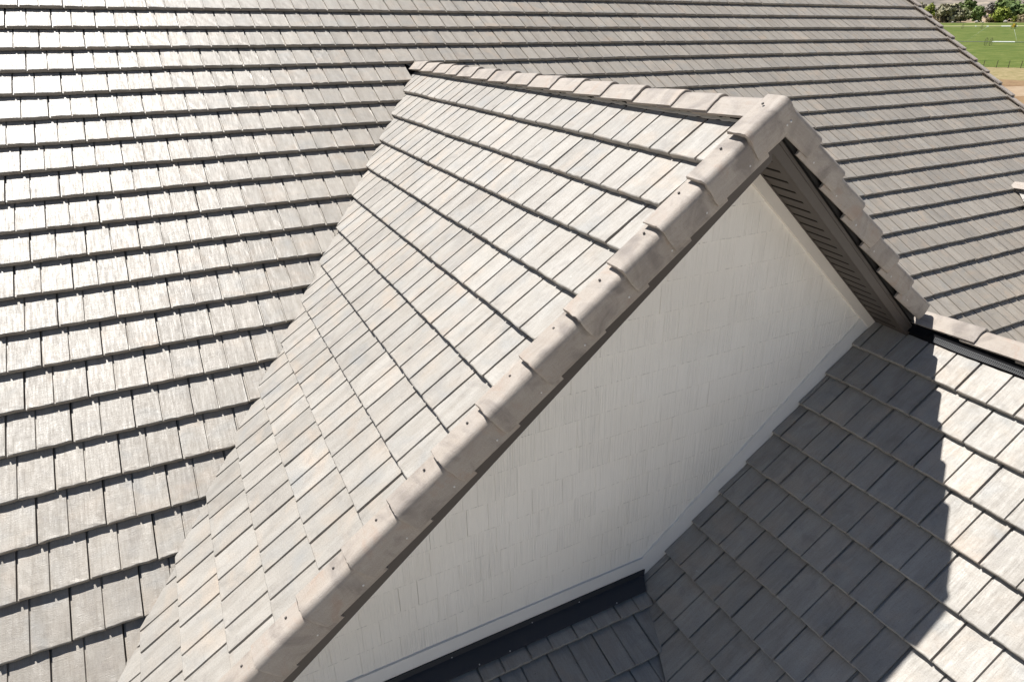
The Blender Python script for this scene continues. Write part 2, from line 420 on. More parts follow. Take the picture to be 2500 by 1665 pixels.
# ------------------------------------------------------------------ trim tiles (rakes and ridges)
def sweep(name, sections, mat, parent, closed=True, uvw=None):
    """sections: list of rings (lists of Vectors, same length); joins ring i to ring i+1 and caps the ends"""
    n = len(sections[0]); vs = [v for s in sections for v in s]; fs = []; m_ = len(sections)
    for i in range(m_ - 1):
        for k in range(n): fs.append((i * n + k, i * n + (k + 1) % n, (i + 1) * n + (k + 1) % n, (i + 1) * n + k))
    fs.append(tuple(range(n - 1, -1, -1))); fs.append(tuple((m_ - 1) * n + k for k in range(n)))
    me = bpy.data.meshes.new(name); me.from_pydata([tuple(v) for v in vs], [], fs); me.update()
    bm = bmesh.new(); bm.from_mesh(me); bmesh.ops.recalc_face_normals(bm, faces=bm.faces); bm.to_mesh(me); bm.free()
    # uv: x around, y along
    per = [0]
    for k in range(1, n): per.append(per[-1] + (sections[0][k] - sections[0][k - 1]).length)
    lon = [0]
    for i in range(1, m_): lon.append(lon[-1] + (sections[i][0] - sections[i - 1][0]).length)
    ox, oy = random.uniform(0, 50), random.uniform(0, 50)
    uvl = me.uv_layers.new(name='UVMap')
    for lp in me.loops:
        i, k = divmod(lp.vertex_index, n); uvl.data[lp.index].uv = (per[k] * 0.7 + ox, lon[i] + oy)
    ca = me.color_attributes.new('tone', 'FLOAT_COLOR', 'POINT'); c = (random.random(), random.random(), random.random(), 1)
    for d_ in ca.data: d_.color = c
    for p_ in me.polygons: p_.use_smooth = len(p_.vertices) == 4
    me.set_sharp_from_angle(angle=R(38)) if hasattr(me, 'set_sharp_from_angle') else None
    return link(name, me, mat, parent)
def rake_profile(wi, face, t=0.017, r=0.044, sharp=7):
    """outer then inner contour in (w inward, n up)"""
    out = [(wi, -0.006), (wi, 0.0), (wi * 0.66, 0.0), (wi * 0.33, 0.0)]
    for i in range(sharp):
        a = R(90 + 90 * i / (sharp - 1)); out.append((r + r * math.cos(a), -r + r * math.sin(a)))
    out += [(0.0, -face * 0.5), (0.0, -face * 0.8), (0.002, -face + 0.01), (0.007, -face)]
    inn = [(t, -face), (t + 0.001, -face * 0.6)]
    for i in range(4):
        a = R(180 - 90 * i / 3); inn.append((r + (r - t) * math.cos(a), -r + (r - t) * math.sin(a)))
    inn += [(wi * 0.5, -t), (wi, -t)]
    return out + inn
def rake_tile(frame, uf, inward, s_end, length, wi, face, h0, h1, parent=house, nails=True, name='rake_tile', label=None):
    """fold line at u = uf; lower end at s_end; h0/h1 height of the fold above the tile plane at the upper/lower end"""
    prof = rake_profile(wi, face); secs = []
    ns = 9; fl = 0.022
    jig = [random.uniform(-.004, .004) for _ in prof]
    wob = random.uniform(-.003, .003); tw = random.uniform(-.004, .004)
    for i in range(ns):
        f = i / (ns - 1); f2 = [0, .15, .35, .55, .75, .9, .97, .992, 1.0][i]
        s = s_end - length * (1 - f2); h = h0 + (h1 - h0) * f2 + wob; o = fl * f2 + tw * f2
        rnd = -0.004 if i == ns - 1 else 0
        ring = []
        for q, (wv, nv) in enumerate(prof):
            outer = q < 15
            e = jig[q] if i >= ns - 2 else 0
            cut_ = 0.006 if (i >= ns - 2 and nv < -face + 0.012) else 0      # rounded lower corner
            ring.append(frame.p(uf + inward * (wv - o + (0.002 if rnd else 0) * (1 if outer else 0)), s + e - cut_, h + nv + rnd * (1 if outer and nv > -0.03 else 0)))
        secs.append(ring)
    ob = sweep(name, secs, M_CAP, parent)
    if label: ob['label'] = label
    if nails:
        # one sealed nail on the top leg, one zinc nail on the face
        s1 = s_end - E + 0.10 + random.uniform(-.01, .01)
        c = frame.p(uf + inward * (0.095 + random.uniform(-.008, .008)), s1, (h0 + h1) / 2 + 0.0)
        dome('nail', c, frame.N, 0.0075, 0.005, M_NAILD, ob)
        s2 = s_end - E + 0.06 + random.uniform(-.012, .012)
        c = frame.p(uf - inward * 0.003, s2, h0 - face * 0.66); dome('nail', c, -frame.U * inward, 0.0075, 0.007, M_NAIL, ob)
    return ob
def dome(name, c, n, r, hgt, mat, parent):
    n = Vector(n).normalized(); u = n.orthogonal().normalized(); v = n.cross(u); vs = []; fs = []
    K = 10
    for j, (rr, hh) in enumerate(((1, -0.4), (1, 0.25), (0.7, 0.8))):
        for i in range(K):
            a = 2 * math.pi * i / K; vs.append(c + (u * math.cos(a) + v * math.sin(a)) * r * rr + n * hgt * hh)
    vs.append(c + n * hgt)
    for j in range(2):
        for i in range(K): fs.append((j * K + i, j * K + (i + 1) % K, (j + 1) * K + (i + 1) % K, (j + 1) * K + i))
    for i in range(K): fs.append((2 * K + i, 2 * K + (i + 1) % K, 3 * K))
    m = MB(); m.add(vs, fs); return m.build(name, mat, parent, smooth=True)

# left rake of the gable: lower ends measured every E from the peak
for i in range(16):
    s_end = 0.295 + 0.338 * i if i < 3 else 1.270 + 0.3428 * (i - 3)
    rake_tile(FB, YF, 1, s_end, 0.42 if i else 0.335, 0.150, 0.192, 0.022, 0.070,
              label='topmost rake tile at the peak of the gable' if i == 0 else None)
# right rake of the gable
for i in range(7):
    s_end = 0.38 + 0.336 * i + (0.035 if i == 6 else 0)
    rake_tile(FF, YF - 0.004 if i else YF + 0.003, 1, s_end, 0.42 if i else 0.38, 0.148, 0.152, 0.040, 0.078)
# right rake of the main roof
FA2 = Frame((0, L, Z0), (1, 0, 0), nrm((0, -1, -mA)))
for i in range(30):
    s_end = A0 + (i - 21) * E + 0.03
    rake_tile(FA2, 11.62 + 0.0, -1, s_end, 0.42, 0.16, 0.16, 0.012, 0.05, nails=False)

def ridge_cap(x, z, y_front, length, leg, slope, parent=house, h0=0.012, h1=0.040, t=0.018, name='ridge_tile', zz=0):
    """inverted V over a ridge along y; front (towards -y) end lifted"""
    c, s_ = 1 / math.hypot(1, slope), slope / math.hypot(1, slope)
    def half(off, sg):
        pts = []
        r = 0.045 - off * 0.0
        ap = 0.0 - off
        for q in (leg, leg * 0.75, leg * 0.5, 0.06): pts.append((sg * (q * c - off * s_), -q * s_ - off * c))
        return pts
    def ring(off):
        l = half(off, -1); r_ = list(reversed(half(off, 1)))
        arc = []
        p0, p1 = Vector(l[-1]), Vector(r_[0]); ctrl = Vector((0, 0.004 - off * 1.05))
        for i in range(1, 6):
            f = i / 6; arc.append(tuple((1 - f) ** 2 * p0 + 2 * f * (1 - f) * ctrl + f * f * p1))
        return l + arc + r_
    prof = ring(0.0) + list(reversed(ring(t))); secs = []
    jig = [random.uniform(-.003, .003) for _ in prof]; tilt = random.uniform(-.006, .006); yaw = random.uniform(-.004, .004)
    n_ = len(prof)
    for i, f in enumerate((0, .2, .45, .7, .88, .97, .992, 1)):
        h = h0 + (h1 - h0) * f; y = y_front + length * (1 - f)
        rr = 0.004 if i == 7 else 0
        flare = 1 + 0.05 * f
        secs.append([V3(x + px * flare + yaw * f, y + (jig[k] if i > 5 else 0), z + zz + pz * flare + h - (rr if k < n_ // 2 else -0.0) + tilt * px / leg * 0) for k, (px, pz) in enumerate(prof)])
    return sweep(name, secs, M_CAP, parent)
fronts = [0.37, 0.70, 1.024, 1.420, 1.804, 2.17, 2.53, 2.905, 3.301, 3.704, 4.102, 4.467, 4.782, 5.163, 5.56]
for y in fronts:
    ridge_cap(XR, 0.004, y, 0.46, 0.158, mB, h1=0.036)
XD, ZD = 2.131, D0z + mD * (2.131 - D0x)
for i in range(10):
    ridge_cap(XD, ZD + 0.012, -0.168 - 0.375 * i, 0.47, 0.146, mD, h0=0.006, h1=0.036)
for i in range(1, 8):
    ridge_cap(XD, ZD + 0.012, -0.168 + 0.375 * i, 0.44, 0.146, mD, h0=0.006, h1=0.036) if i > 1 else None

# ridge vents under the caps
def wavy(name, frame, u0, u1, d, wdt, h, mat, amp, step, parent=house, rnd=0.6, th=0.003):
    m = MB(); n = int((u1 - u0) / step); row = []
    for i in range(n + 1):
        u = u0 + (u1 - u0) * i / n; k = amp * (math.sin(i * 1.1) * (1 - rnd) + random.uniform(-1, 1) * rnd)
        row.append((frame.p(u, d - wdt, h + 0.012), frame.p(u, d + k * 0.6, h + max(0, k)), frame.p(u, d + k * 0.6, h + max(0, k) - th * 2)))
    for i in range(n):
        a, b = row[i], row[i + 1]; m.add([a[0], a[1], a[2], b[0], b[1], b[2]], [(0, 3, 4, 1), (1, 4, 5, 2)])
    return m.build(name, mat, parent)
wavy('ridge_vent', FB, 0.40, L - 0.35, 0.136, 0.026, -0.036, M_FELT, 0.012, 0.026)
wavy('ridge_vent', FF, 0.40, L - 0.35, 0.136, 0.026, -0.036, M_FELT, 0.012, 0.026)
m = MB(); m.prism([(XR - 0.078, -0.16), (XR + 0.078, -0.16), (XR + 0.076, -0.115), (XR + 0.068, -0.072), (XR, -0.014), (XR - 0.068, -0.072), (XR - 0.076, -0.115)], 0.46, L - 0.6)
m.v = [(a, b, c + Z0) for a, b, c in m.v]; m.build('ridge_shade_fill', M_BLACK, house)  # blackened so the gap under the caps looks deep in shade
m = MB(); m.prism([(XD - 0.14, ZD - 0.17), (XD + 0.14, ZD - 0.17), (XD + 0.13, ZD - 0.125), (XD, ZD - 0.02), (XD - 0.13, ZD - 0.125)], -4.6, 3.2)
m.v = [(a, b, c + Z0) for a, b, c in m.v]; m.build('ridge_shade_fill', M_BLACK, house)  # same black fill for the shade below the lower roof caps
# corrugated vent strip on the lower roof
m = MB(); n = 420
row = []
for i in range(n + 1):
    u = 0.085 - 2.6 * i / n; k = 0.006 if i % 2 else 0.0
    row.append((FD.p(u, 0.000, -0.010 + k), FD.p(u, 0.038 + 0.005 * math.sin(i * .05), -0.026 + k)))
for i in range(n):
    m.add([row[i][0], row[i][1], row[i + 1][1], row[i + 1][0]], [(0, 1, 2, 3)])
m.build('ridge_vent', M_VENT, house, label='ribbed vent strip below the ridge tiles of the lower roof')

# ------------------------------------------------------------------ gable wall
wall = MB()
tri = [(XR, -0.13), (XR + 2.05, -0.13 - mB * 2.05), (-0.13, -3.64), (-4.4, -3.64), (-4.2, -0.13 - mB * (XR + 4.2))]
wall.prism(tri, YW + 0.012, YW + 0.10); wall.v = [(a, b, c + Z0) for a, b, c in wall.v]
gwall = wall.build('gable_wall', M_FRIEZE, house)
# shake siding: rows of shingles of random width, each a thin wedge; part mesh with its own uv and tone
vs, fs, uvs, tn = [], [], [], []
SH = 0.2092
rows_z = [-1.0476 - SH * k for k in range(-5, 12)]
for zb in rows_z:
    zt = zb + SH + 0.012
    x = -4.3 + random.uniform(0, .1)
    while x < 2.1:
        wd = random.choice([random.uniform(0.07, 0.12), random.uniform(0.12, 0.2), random.uniform(.16, .26)])
        g = 0.0006 if random.random() < .94 else 0.0018
        x0, x1 = x + g, x + wd - g; x += wd
        z0 = zb + random.choice([0, 0, 0.002, -0.002]) ; th = 0.009 + random.uniform(-.0015, .002); tt = 0.001 + random.uniform(0, .001)
        # inside the gable triangle?
        xm = (x0 + x1) / 2
        if z0 > -0.10 - mB * max(0, abs(xm - XR) - wd * .6): continue
        zD_ = D0z + mD * (xm + wd * .6 - D0x)
        if zt < max(zD_, zE) - 0.0: continue
        o = len(vs)
        vs += [(x0, YW - th, z0 + Z0), (x1, YW - th, z0 + Z0), (x1, YW - tt, zt + Z0), (x0, YW - tt, zt + Z0),
               (x0, YW + .012, z0 + Z0), (x1, YW + .012, z0 + Z0), (x1, YW + .012, zt + Z0), (x0, YW + .012, zt + Z0)]
        fs += [(o, o + 1, o + 2, o + 3), (o + 4, o + 5, o + 1, o), (o + 1, o + 5, o + 6, o + 2), (o + 4, o, o + 3, o + 7)]
        ox, oy = random.uniform(0, 90), random.uniform(0, 90); c = (random.random(), random.random() ** 1.3, random.random(), 1)
        for q in range(8):
            p = vs[o + q]; uvs.append((p[0] + ox, p[2] + oy)); tn.append((*c[:3], 1.0 if q in (2, 3, 6, 7) else 0.0))
me = bpy.data.meshes.new('shake_siding'); me.from_pydata(vs, [], fs); me.update()
ul = me.uv_layers.new(name='UVMap'); ca = me.color_attributes.new('tone', 'FLOAT_COLOR', 'POINT')
for lp in me.loops: ul.data[lp.index].uv = uvs[lp.vertex_index]
for i, d_ in enumerate(ca.data): d_.color = tn[i]
bm = bmesh.new(); bm.from_mesh(me)
g = bm.verts[:] + bm.edges[:] + bm.faces[:]
for side in (1, -1):
    g = bm.verts[:] + bm.edges[:] + bm.faces[:]
    bmesh.ops.bisect_plane(bm, geom=g, dist=1e-6, plane_co=Vector((XR, 0, Z0 - 0.14)), plane_no=Vector((side * mB, 0, 1)).normalized(), clear_outer=True)
g = bm.verts[:] + bm.edges[:] + bm.faces[:]
bm.to_mesh(me); bm.free()
link('shake_siding', me, M_SHAKE, gwall)
# frieze boards under the soffit
def board(name, mat, pts, y0, y1, parent, label=None):
    m = MB(); m.prism(pts, y0, y1); m.v = [(a, b, c + Z0) for a, b, c in m.v]
    return m.build(name, mat, parent, label=label)
for sg in (1, -1):
    far = 1.90 if sg == 1 else 4.1
    pts = [(XR, -0.20), (XR + sg * far, -0.20 - mB * far), (XR + sg * far, -0.335 - mB * far), (XR, -0.335)]
    board('frieze_board', M_FRIEZE, pts, YW - 0.030, YW + 0.005, gwall)
# trim boards along the lower roof and the eave roof
xj = xvDE(YW)
tv = 0.205
pts = [(1.99, D0z + mD * (1.99 - D0x) - 0.05), (1.99, D0z + mD * (1.99 - D0x) + 0.15), (-0.175, -3.335), (xj + 0.01, D0z + mD * (xj + 0.01 - D0x) - 0.06)]
board('trim_board', M_TRIM, pts, YW - 0.024, YW + 0.004, gwall)
pts = [(-0.175, -3.335), (-4.4, -3.335), (-4.4, -3.452), (xj - 0.003, -3.452)]
board('trim_board', M_TRIM, pts, YW - 0.0245, YW + 0.0035, gwall)
# apron flashing on the eave roof
m = MB()
m.hexa([V3(-4.4, YW - .034, -3.57), V3(xj - .01, YW - .034, -3.57), V3(xj - .01, YW - .026, -3.57), V3(-4.4, YW - .026, -3.57),
        V3(-4.4, YW - .034, -3.454), V3(xj - .004, YW - .034, -3.454), V3(xj - .004, YW - .026, -3.454), V3(-4.4, YW - .026, -3.454)])
q = [(-4.4, 0.03), (xvDE(YW - .03), 0.03), (xvDE(YW - .145) - 0.005, 0.152), (-4.4, 0.157)]
m.hexa([FE.p(u, d, 0.006) for u, d in q] + [FE.p(u, d, 0.012) for u, d in q])
fl = m.build('apron_flashing', M_FLASH, house)
for x in (-2.333, -1.79, -1.163, -0.761): dome('nail', V3(x, YW - .036, -3.4915), Vector((0, -1, 0)), 0.005, 0.003, M_NAIL, fl)
for u_, d_ in ((-1.631, .142), (-1.397, .144), (-0.489, .144)): dome('nail', FE.p(u_, d_, 0.013), FE.N, 0.005, 0.003, M_NAIL, fl)

# added black patch standing in for the shade where lower roof meets soffit
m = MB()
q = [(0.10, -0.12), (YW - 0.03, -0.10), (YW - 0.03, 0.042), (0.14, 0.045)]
m.hexa([FD.p(u, d, 0.000) for u, d in q] + [FD.p(u, d, 0.006) for u, d in q]); m.build('shade_patch', M_BLACK, house)
# fascia and soffit
for sg in (1, -1):
    far = 1.92 if sg == 1 else 4.6
    pts = [(XR, -0.06), (XR + sg * (far + .18), -0.06 - mB * (far + .18)), (XR + sg * (far + .18), -0.155 - mB * (far + .18)), (XR, -0.155)]
    board('fascia_board', M_UNDER, pts, YF + 0.062, YF + 0.080, house)
    lo = -0.305 if sg == -1 else -0.255
    pts = [(XR, -0.150), (XR + sg * far, -0.150 - mB * far), (XR + sg * far, lo - mB * far), (XR, lo)]
    board('fascia_board', M_BRONZE if sg == -1 else M_SOFFIT, pts, YF + 0.030, YF + 0.060, house)
    # drip line on the fascia
    pts = [(XR, -0.172), (XR + sg * far, -0.172 - mB * far), (XR + sg * far, -0.178 - mB * far), (XR, -0.178)]
    board('fascia_lip', M_BRONZE, pts, YF + 0.0255, YF + 0.031, house)
    # soffit planks between the fascia and the wall, with open grooves
    m = MB(); y0, y1 = YF + 0.058, YW - 0.028; o0, o1 = lo + 0.004, -0.238
    x = 0.0; step = 0.0835; gap = 0.021
    SK = 0.0
    def sp(xx, yy, up): 
        f = (yy - y0) / (y1 - y0); xx += SK * (yy - y0); return V3(XR + sg * xx, yy, (o0 + (o1 - o0) * f) - mB * xx + up)
    while x < far:
        a, b = x + gap / 2, x + step - gap / 2
        m.hexa([sp(a, y0, 0), sp(b, y0, 0), sp(b, y1, 0), sp(a, y1, 0), sp(a, y0, 0.003), sp(b, y0, 0.003), sp(b, y1, 0.003), sp(a, y1, 0.003)])
        x += step
    sf = m.build('soffit', M_SOFFIT, house)
    SK = 0.0
    m = MB(); m.hexa([sp(0, y0, 0.006), sp(far, y0, 0.006), sp(far, y1 + .02, 0.006), sp(0, y1 + .02, 0.006), sp(0, y0, 0.010), sp(far, y0, 0.010), sp(far, y1 + .02, 0.010), sp(0, y1 + .02, 0.010)])
    m.build('groove_backing', M_BLACK, sf)
    m = MB(); m.hexa([sp(0, y0 - .004, -.004), sp(far, y0 - .004, -.004), sp(far, y0 + .035, -.004), sp(0, y0 + .035, -.004), sp(0, y0 - .004, 0.001), sp(far, y0 - .004, 0.001), sp(far, y0 + .035, 0.001), sp(0, y0 + .035, 0.001)])
    for ya, yb in ((y1 - .02, y1),):
        m.hexa([sp(0, ya, -.004), sp(far, ya, -.004), sp(far, yb, -.004), sp(0, yb, -.004), sp(0, ya, .001), sp(far, ya, .001), sp(far, yb, .001), sp(0, yb, .001)])
    m.build('soffit_trim', M_SOFFIT, sf)

# second small gable at the right edge: ridge tile and slope poking over the main roof
SX, SY, SZ = 9.26, 3.22, -1.87
FS = Frame((SX - 0.10, 0, SZ - 0.10 * mB + Z0), (0, 1, 0), nrm((-1, 0, -mB)))
nS = Vector((1, -kv, 0)).normalized()
cS = []
for k in range(1, 8):
    a = SY + 0.5 - 0.131 * k
    while a > -1.5:
        cS.append((a, k * E, TW)); a -= TW
roof_mesh('side_gable_roof', [(FS, cS, [((SX, SY, 0), -nS)])], house, 'slope of a second small gable at the right edge', coarse=True)
for i in range(8): ridge_cap(SX, SZ + 0.02, SY - 0.42 - 0.40 * i, 0.46, 0.155, mB)
deck('roof_deck', FS, [((-1.5, 0.0), (SY - .1, 0.0), (SY - 2.0, 2.2), (-1.5, 2.2))])

# ridge of the main roof, its far slope and the walls of the house below the roofs
dR = A0 - 23 * E
yR_, zR_ = yA(dR), zA(dR)
m = MB(); m.hexa([(-7.7, yR_, zR_ - .1 + Z0), (xRake, yR_, zR_ - .1 + Z0), (xRake, yR_ + 7.5, zR_ - .1 - 7.5 * mA + Z0), (-7.7, yR_ + 7.5, zR_ - .1 - 7.5 * mA + Z0),
                  (-7.7, yR_, zR_ + Z0), (xRake, yR_, zR_ + Z0), (xRake, yR_ + 7.5, zR_ - 7.5 * mA + Z0), (-7.7, yR_ + 7.5, zR_ - 7.5 * mA + Z0)])
m.build('back_roof', M_TILE, house)
body = MB()
body.add([(11.1, 1.2, 0), (11.1, yR_ + 7, 0), (11.1, yR_ + 7, 3.6), (11.1, yR_, zR_ + Z0 - .2), (11.1, 1.2, 3.9),
          (-7.3, 1.2, 0), (-7.3, yR_ + 7, 0), (-7.3, yR_ + 7, 3.6), (-7.3, yR_, zR_ + Z0 - .2), (-7.3, 1.2, 3.9)],
         [(0, 1, 2, 3, 4), (9, 8, 7, 6, 5), (0, 4, 9, 5), (1, 6, 7, 2)])
body.box(-4.2, 0.2, -0.4, 1.2, 0, 2.95)
body.box(0.2, 5.6, -4.6, 1.2, 0, 2.9)
body.build('wall', M_BODY, house)

# ------------------------------------------------------------------ land
AZ = R(63); DIR = Vector((math.sin(AZ), math.cos(AZ), 0)); PER = Vector((math.cos(AZ), -math.sin(AZ), 0))
CAM0 = Vector((-2.82, -2.33, 0))  # ground point under the camera; land distances and offsets start here
def gz(r):
    """ground height at distance r from the camera along the line of sight to the trees"""
    return 0.0 if r < 84 else (0.0385 * (r - 84) if r < 500 else 16.0 + (r - 500) * 0.0385)  # ground tilted upward so the far field edge meets its image row
def LP(r, s, up=0): p = CAM0 + DIR * r + PER * s; return Vector((p.x, p.y, gz(r) + up))
def ground_mat(name, stops, scale, bump=0.3):
    m, t, b = newmat(name); tc = N(t, 'ShaderNodeTexCoord'); P = tc.outputs['Object']
    n1 = noise(t, P, scale, 6, 0.62); n2 = noise(t, P, scale * 9, 4, 0.6)
    f = math2(t, 'ADD', math2(t, 'MULTIPLY', n1, 0.65), math2(t, 'MULTIPLY', n2, 0.35))
    rp = N(t, 'ShaderNodeValToRGB'); el = rp.color_ramp.elements
    for i, (p, c) in enumerate(stops):
        e = el[i] if i < 2 else el.new(p)
        e.position = p; e.color = (*c, 1)
    t.links.new(f, rp.inputs[0]); t.links.new(rp.outputs[0], b.inputs['Base Color']); b.inputs['Roughness'].default_value = 0.9
    b.inputs['Specular IOR Level'].default_value = 0.2
    return m
def sheet(name, rs, ss, mat, up=0.0, kind='structure', zf=None, stretch=None):
    m = MB(); vs = []
    for r in rs:
        for s in ss:
            p = LP(r, s, up)
            if zf: p.z += zf(r, s)
            vs.append(p)
    k = len(ss); m.add(vs, [(i * k + j, i * k + j + 1, (i + 1) * k + j + 1, (i + 1) * k + j) for i in range(len(rs) - 1) for j in range(k - 1)])
    return m.build(name, mat, None, smooth=True, kind=kind)
ssw = [-3000, -800, -300, -120, -60, -30, 0, 30, 60, 120, 300, 800, 3000]
sheet('ground', [-1500, -200, -60, 0, 40, 84, 120, 250, 500, 760], ssw, ground_mat('dry_earth', [(0.3, (0.24, 0.165, 0.10)), (0.7, (0.40, 0.32, 0.23)), (0.5, (0.32, 0.24, 0.16))], 0.12))
fr = [113 + i * 4.5 for i in range(61)]
M_FIELD = ground_mat('field_grass', [(0.34, (0.055, 0.092, 0.014)), (0.66, (0.150, 0.165, 0.045)), (0.5, (0.090, 0.118, 0.020))], 0.35)
sheet('field', [139] + [160, 190, 230, 280, 320, 343], [-160, -80, -40, -20, 0, 20, 40, 80, 160], M_FIELD, 0.06)
sheet('field_edge', [117, 122, 128, 134, 140], [-60 + i * 4 for i in range(31)], ground_mat('dry_grass', [(0.3, (0.15, 0.14, 0.05)), (0.7, (0.34, 0.27, 0.15)), (0.5, (0.25, 0.20, 0.10))], 1.2),
      0.03, zf=lambda r, s: 0.7 * math.exp(-((r - 128) / 4.0) ** 2) * (0.7 + 0.3 * math.sin(s * .35)))
sheet('bank', [84, 92, 100, 108, 117], [-60 + i * 4 for i in range(31)], ground_mat('green_brown_bank', [(0.3, (0.13, 0.08, 0.04)), (0.72, (0.13, 0.14, 0.05)), (0.52, (0.24, 0.155, 0.085))], 0.5), 0.03,
      zf=lambda r, s: 0.25 * math.sin(r * .5 + s * .2))
sheet('dry_strip', [341, 344, 350], [-160, 0, 160], ground_mat('pale_verge', [(0.3, (0.30, 0.27, 0.15)), (0.7, (0.42, 0.38, 0.24))], 0.5), 0.05)
# grassy far belt inside the field
sheet('field_band', [306, 310, 314], [-160, 0, 160], ground_mat('pale_grass_band', [(0.3, (0.20, 0.24, 0.07)), (0.7, (0.42, 0.38, 0.20))], 0.4), 0.09)
# hills
hm = ground_mat('scrub_hills', [(0.38, (0.10, 0.09, 0.075)), (0.62, (0.36, 0.30, 0.235)), (0.5, (0.20, 0.175, 0.145))], 0.022)
from mathutils import noise as mn
def hz(r, s):
    f = max(0, (r - 520) / 900)
    return 130 * min(1.6, f) * (0.75 + 0.4 * mn.noise(Vector((s * .0022, r * .002, 3)))) + 22 * f * mn.turbulence(Vector((s * .011, r * .011, 1)), 4, False)
sheet('hills', [520 + 22 * i for i in range(56)], [-1500 + 30 * i for i in range(101)], hm, 0.1, zf=hz)
sheet('bounce_ground', [-28, -10, 0, 12, 26], [-30, 0, 12, 26, 40], ground_mat('pale_bounce', [(0.3, (0.56, 0.53, 0.48)), (0.7, (0.66, 0.63, 0.58)), (0.5, (0.62, 0.59, 0.54))], 0.6), 0.02)  # unseen pale sheet added to bounce sunlight up onto the gable wall

# ------------------------------------------------------------------ trees
def leaf_mat(name, a, b_):
    m, t, b = newmat(name); at = N(t, 'ShaderNodeAttribute'); at.attribute_name = 'tone'
    sep = N(t, 'ShaderNodeSeparateColor'); t.links.new(at.outputs['Color'], sep.inputs[0])
    t.links.new(mixc(t, sep.outputs[0], a, b_), b.inputs['Base Color']); b.inputs['Roughness'].default_value = 0.7
    b.inputs['Specular IOR Level'].default_value = 0.2
    return m
LEAF = {'olive': leaf_mat('olive_leaf', (0.20, 0.19, 0.115), (0.36, 0.33, 0.22)), 'green': leaf_mat('green_leaf', (0.075, 0.12, 0.035), (0.19, 0.25, 0.075)),  # leaf colours lightened and greyed, with distance haze mixed in
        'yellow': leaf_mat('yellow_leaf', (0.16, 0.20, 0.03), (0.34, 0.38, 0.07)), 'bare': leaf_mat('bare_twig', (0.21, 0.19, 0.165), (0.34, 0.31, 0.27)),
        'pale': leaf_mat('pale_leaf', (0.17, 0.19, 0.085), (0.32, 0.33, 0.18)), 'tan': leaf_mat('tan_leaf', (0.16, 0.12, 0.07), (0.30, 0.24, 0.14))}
M_BARK = paint_mat('bark', (0.10, 0.08, 0.06), 0.9, 0.3)
def tree(r, s, wid, hgt, kind, label, base=0.0, n=2000, name='tree'):
    loc = LP(r, s, 0); t = empty(name, label, 'bush' if name == 'bush' else 'tree', loc, 'trees and bushes along the far edge of the field')
    rg = random.Random(int(r * 7 + s * 13))
    m = MB()
    th = hgt * (0.22 if name == 'tree' else .1)
    m.tube((0, 0, -0.3), (rg.uniform(-.2, .2), 0, th), 0.022 * hgt + .05, 7)
    limbs = []
    for i in range(7):
        a = rg.uniform(0, 6.28); e = Vector((math.cos(a) * wid * .3, math.sin(a) * wid * .3, hgt * rg.uniform(.45, .85)))
        m.tube((0, 0, th * rg.uniform(.5, 1)), e, 0.008 * hgt + .02, 5); limbs.append(e)
    m.build('trunk', M_BARK, t)
    # crown: clusters of leaf faces spread through a lumpy volume
    clus = []
    for i in range(34):
        a = rg.uniform(0, 6.28); zf = rg.uniform(0.0, 1.0) ** 0.8
        rad = wid * .42 * math.sqrt(max(0.05, 1 - (2 * zf - 0.9) ** 2 * 0.82)) * rg.uniform(.35, .95)
        clus.append((Vector((math.cos(a) * rad, math.sin(a) * rad, hgt * (0.12 + base + (0.80 - base) * zf))), wid * rg.uniform(.09, .2), rg.random()))
    vs, fs, tn = [], [], []
    for i in range(n):
        c, cr, ct = rg.choice(clus)
        d = Vector((rg.gauss(0, 1), rg.gauss(0, 1), rg.gauss(0, .85))); d = d.normalized() * cr * rg.uniform(.4, 1.15)
        p = c + d; sz = wid * rg.uniform(.035, .08)
        if p.z < 0.1: p.z = 0.1 + rg.random() * .3
        nrm_ = (d.normalized() + Vector((rg.uniform(-.7, .7), rg.uniform(-.7, .7), rg.uniform(-.2, .9)))).normalized()
        u = nrm_.orthogonal().normalized(); v = nrm_.cross(u); a = rg.uniform(0, 6.28); u, v = u * math.cos(a) + v * math.sin(a), v * math.cos(a) - u * math.sin(a)
        o = len(vs); vs += [p + u * sz, p + v * sz * .7, p - u * sz, p - v * sz * .7]; fs.append((o, o + 1, o + 2, o + 3))
        q = min(1, max(0, ct * .6 + rg.random() * .4)); tn += [(q, q, q, 1)] * 4
    me = bpy.data.meshes.new('crown'); me.from_pydata([tuple(v) for v in vs], [], fs); me.update()
    ca = me.color_attributes.new('tone', 'FLOAT_COLOR', 'POINT')
    ca.data.foreach_set('color', [x for c in tn for x in c])
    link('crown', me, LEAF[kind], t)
    return t
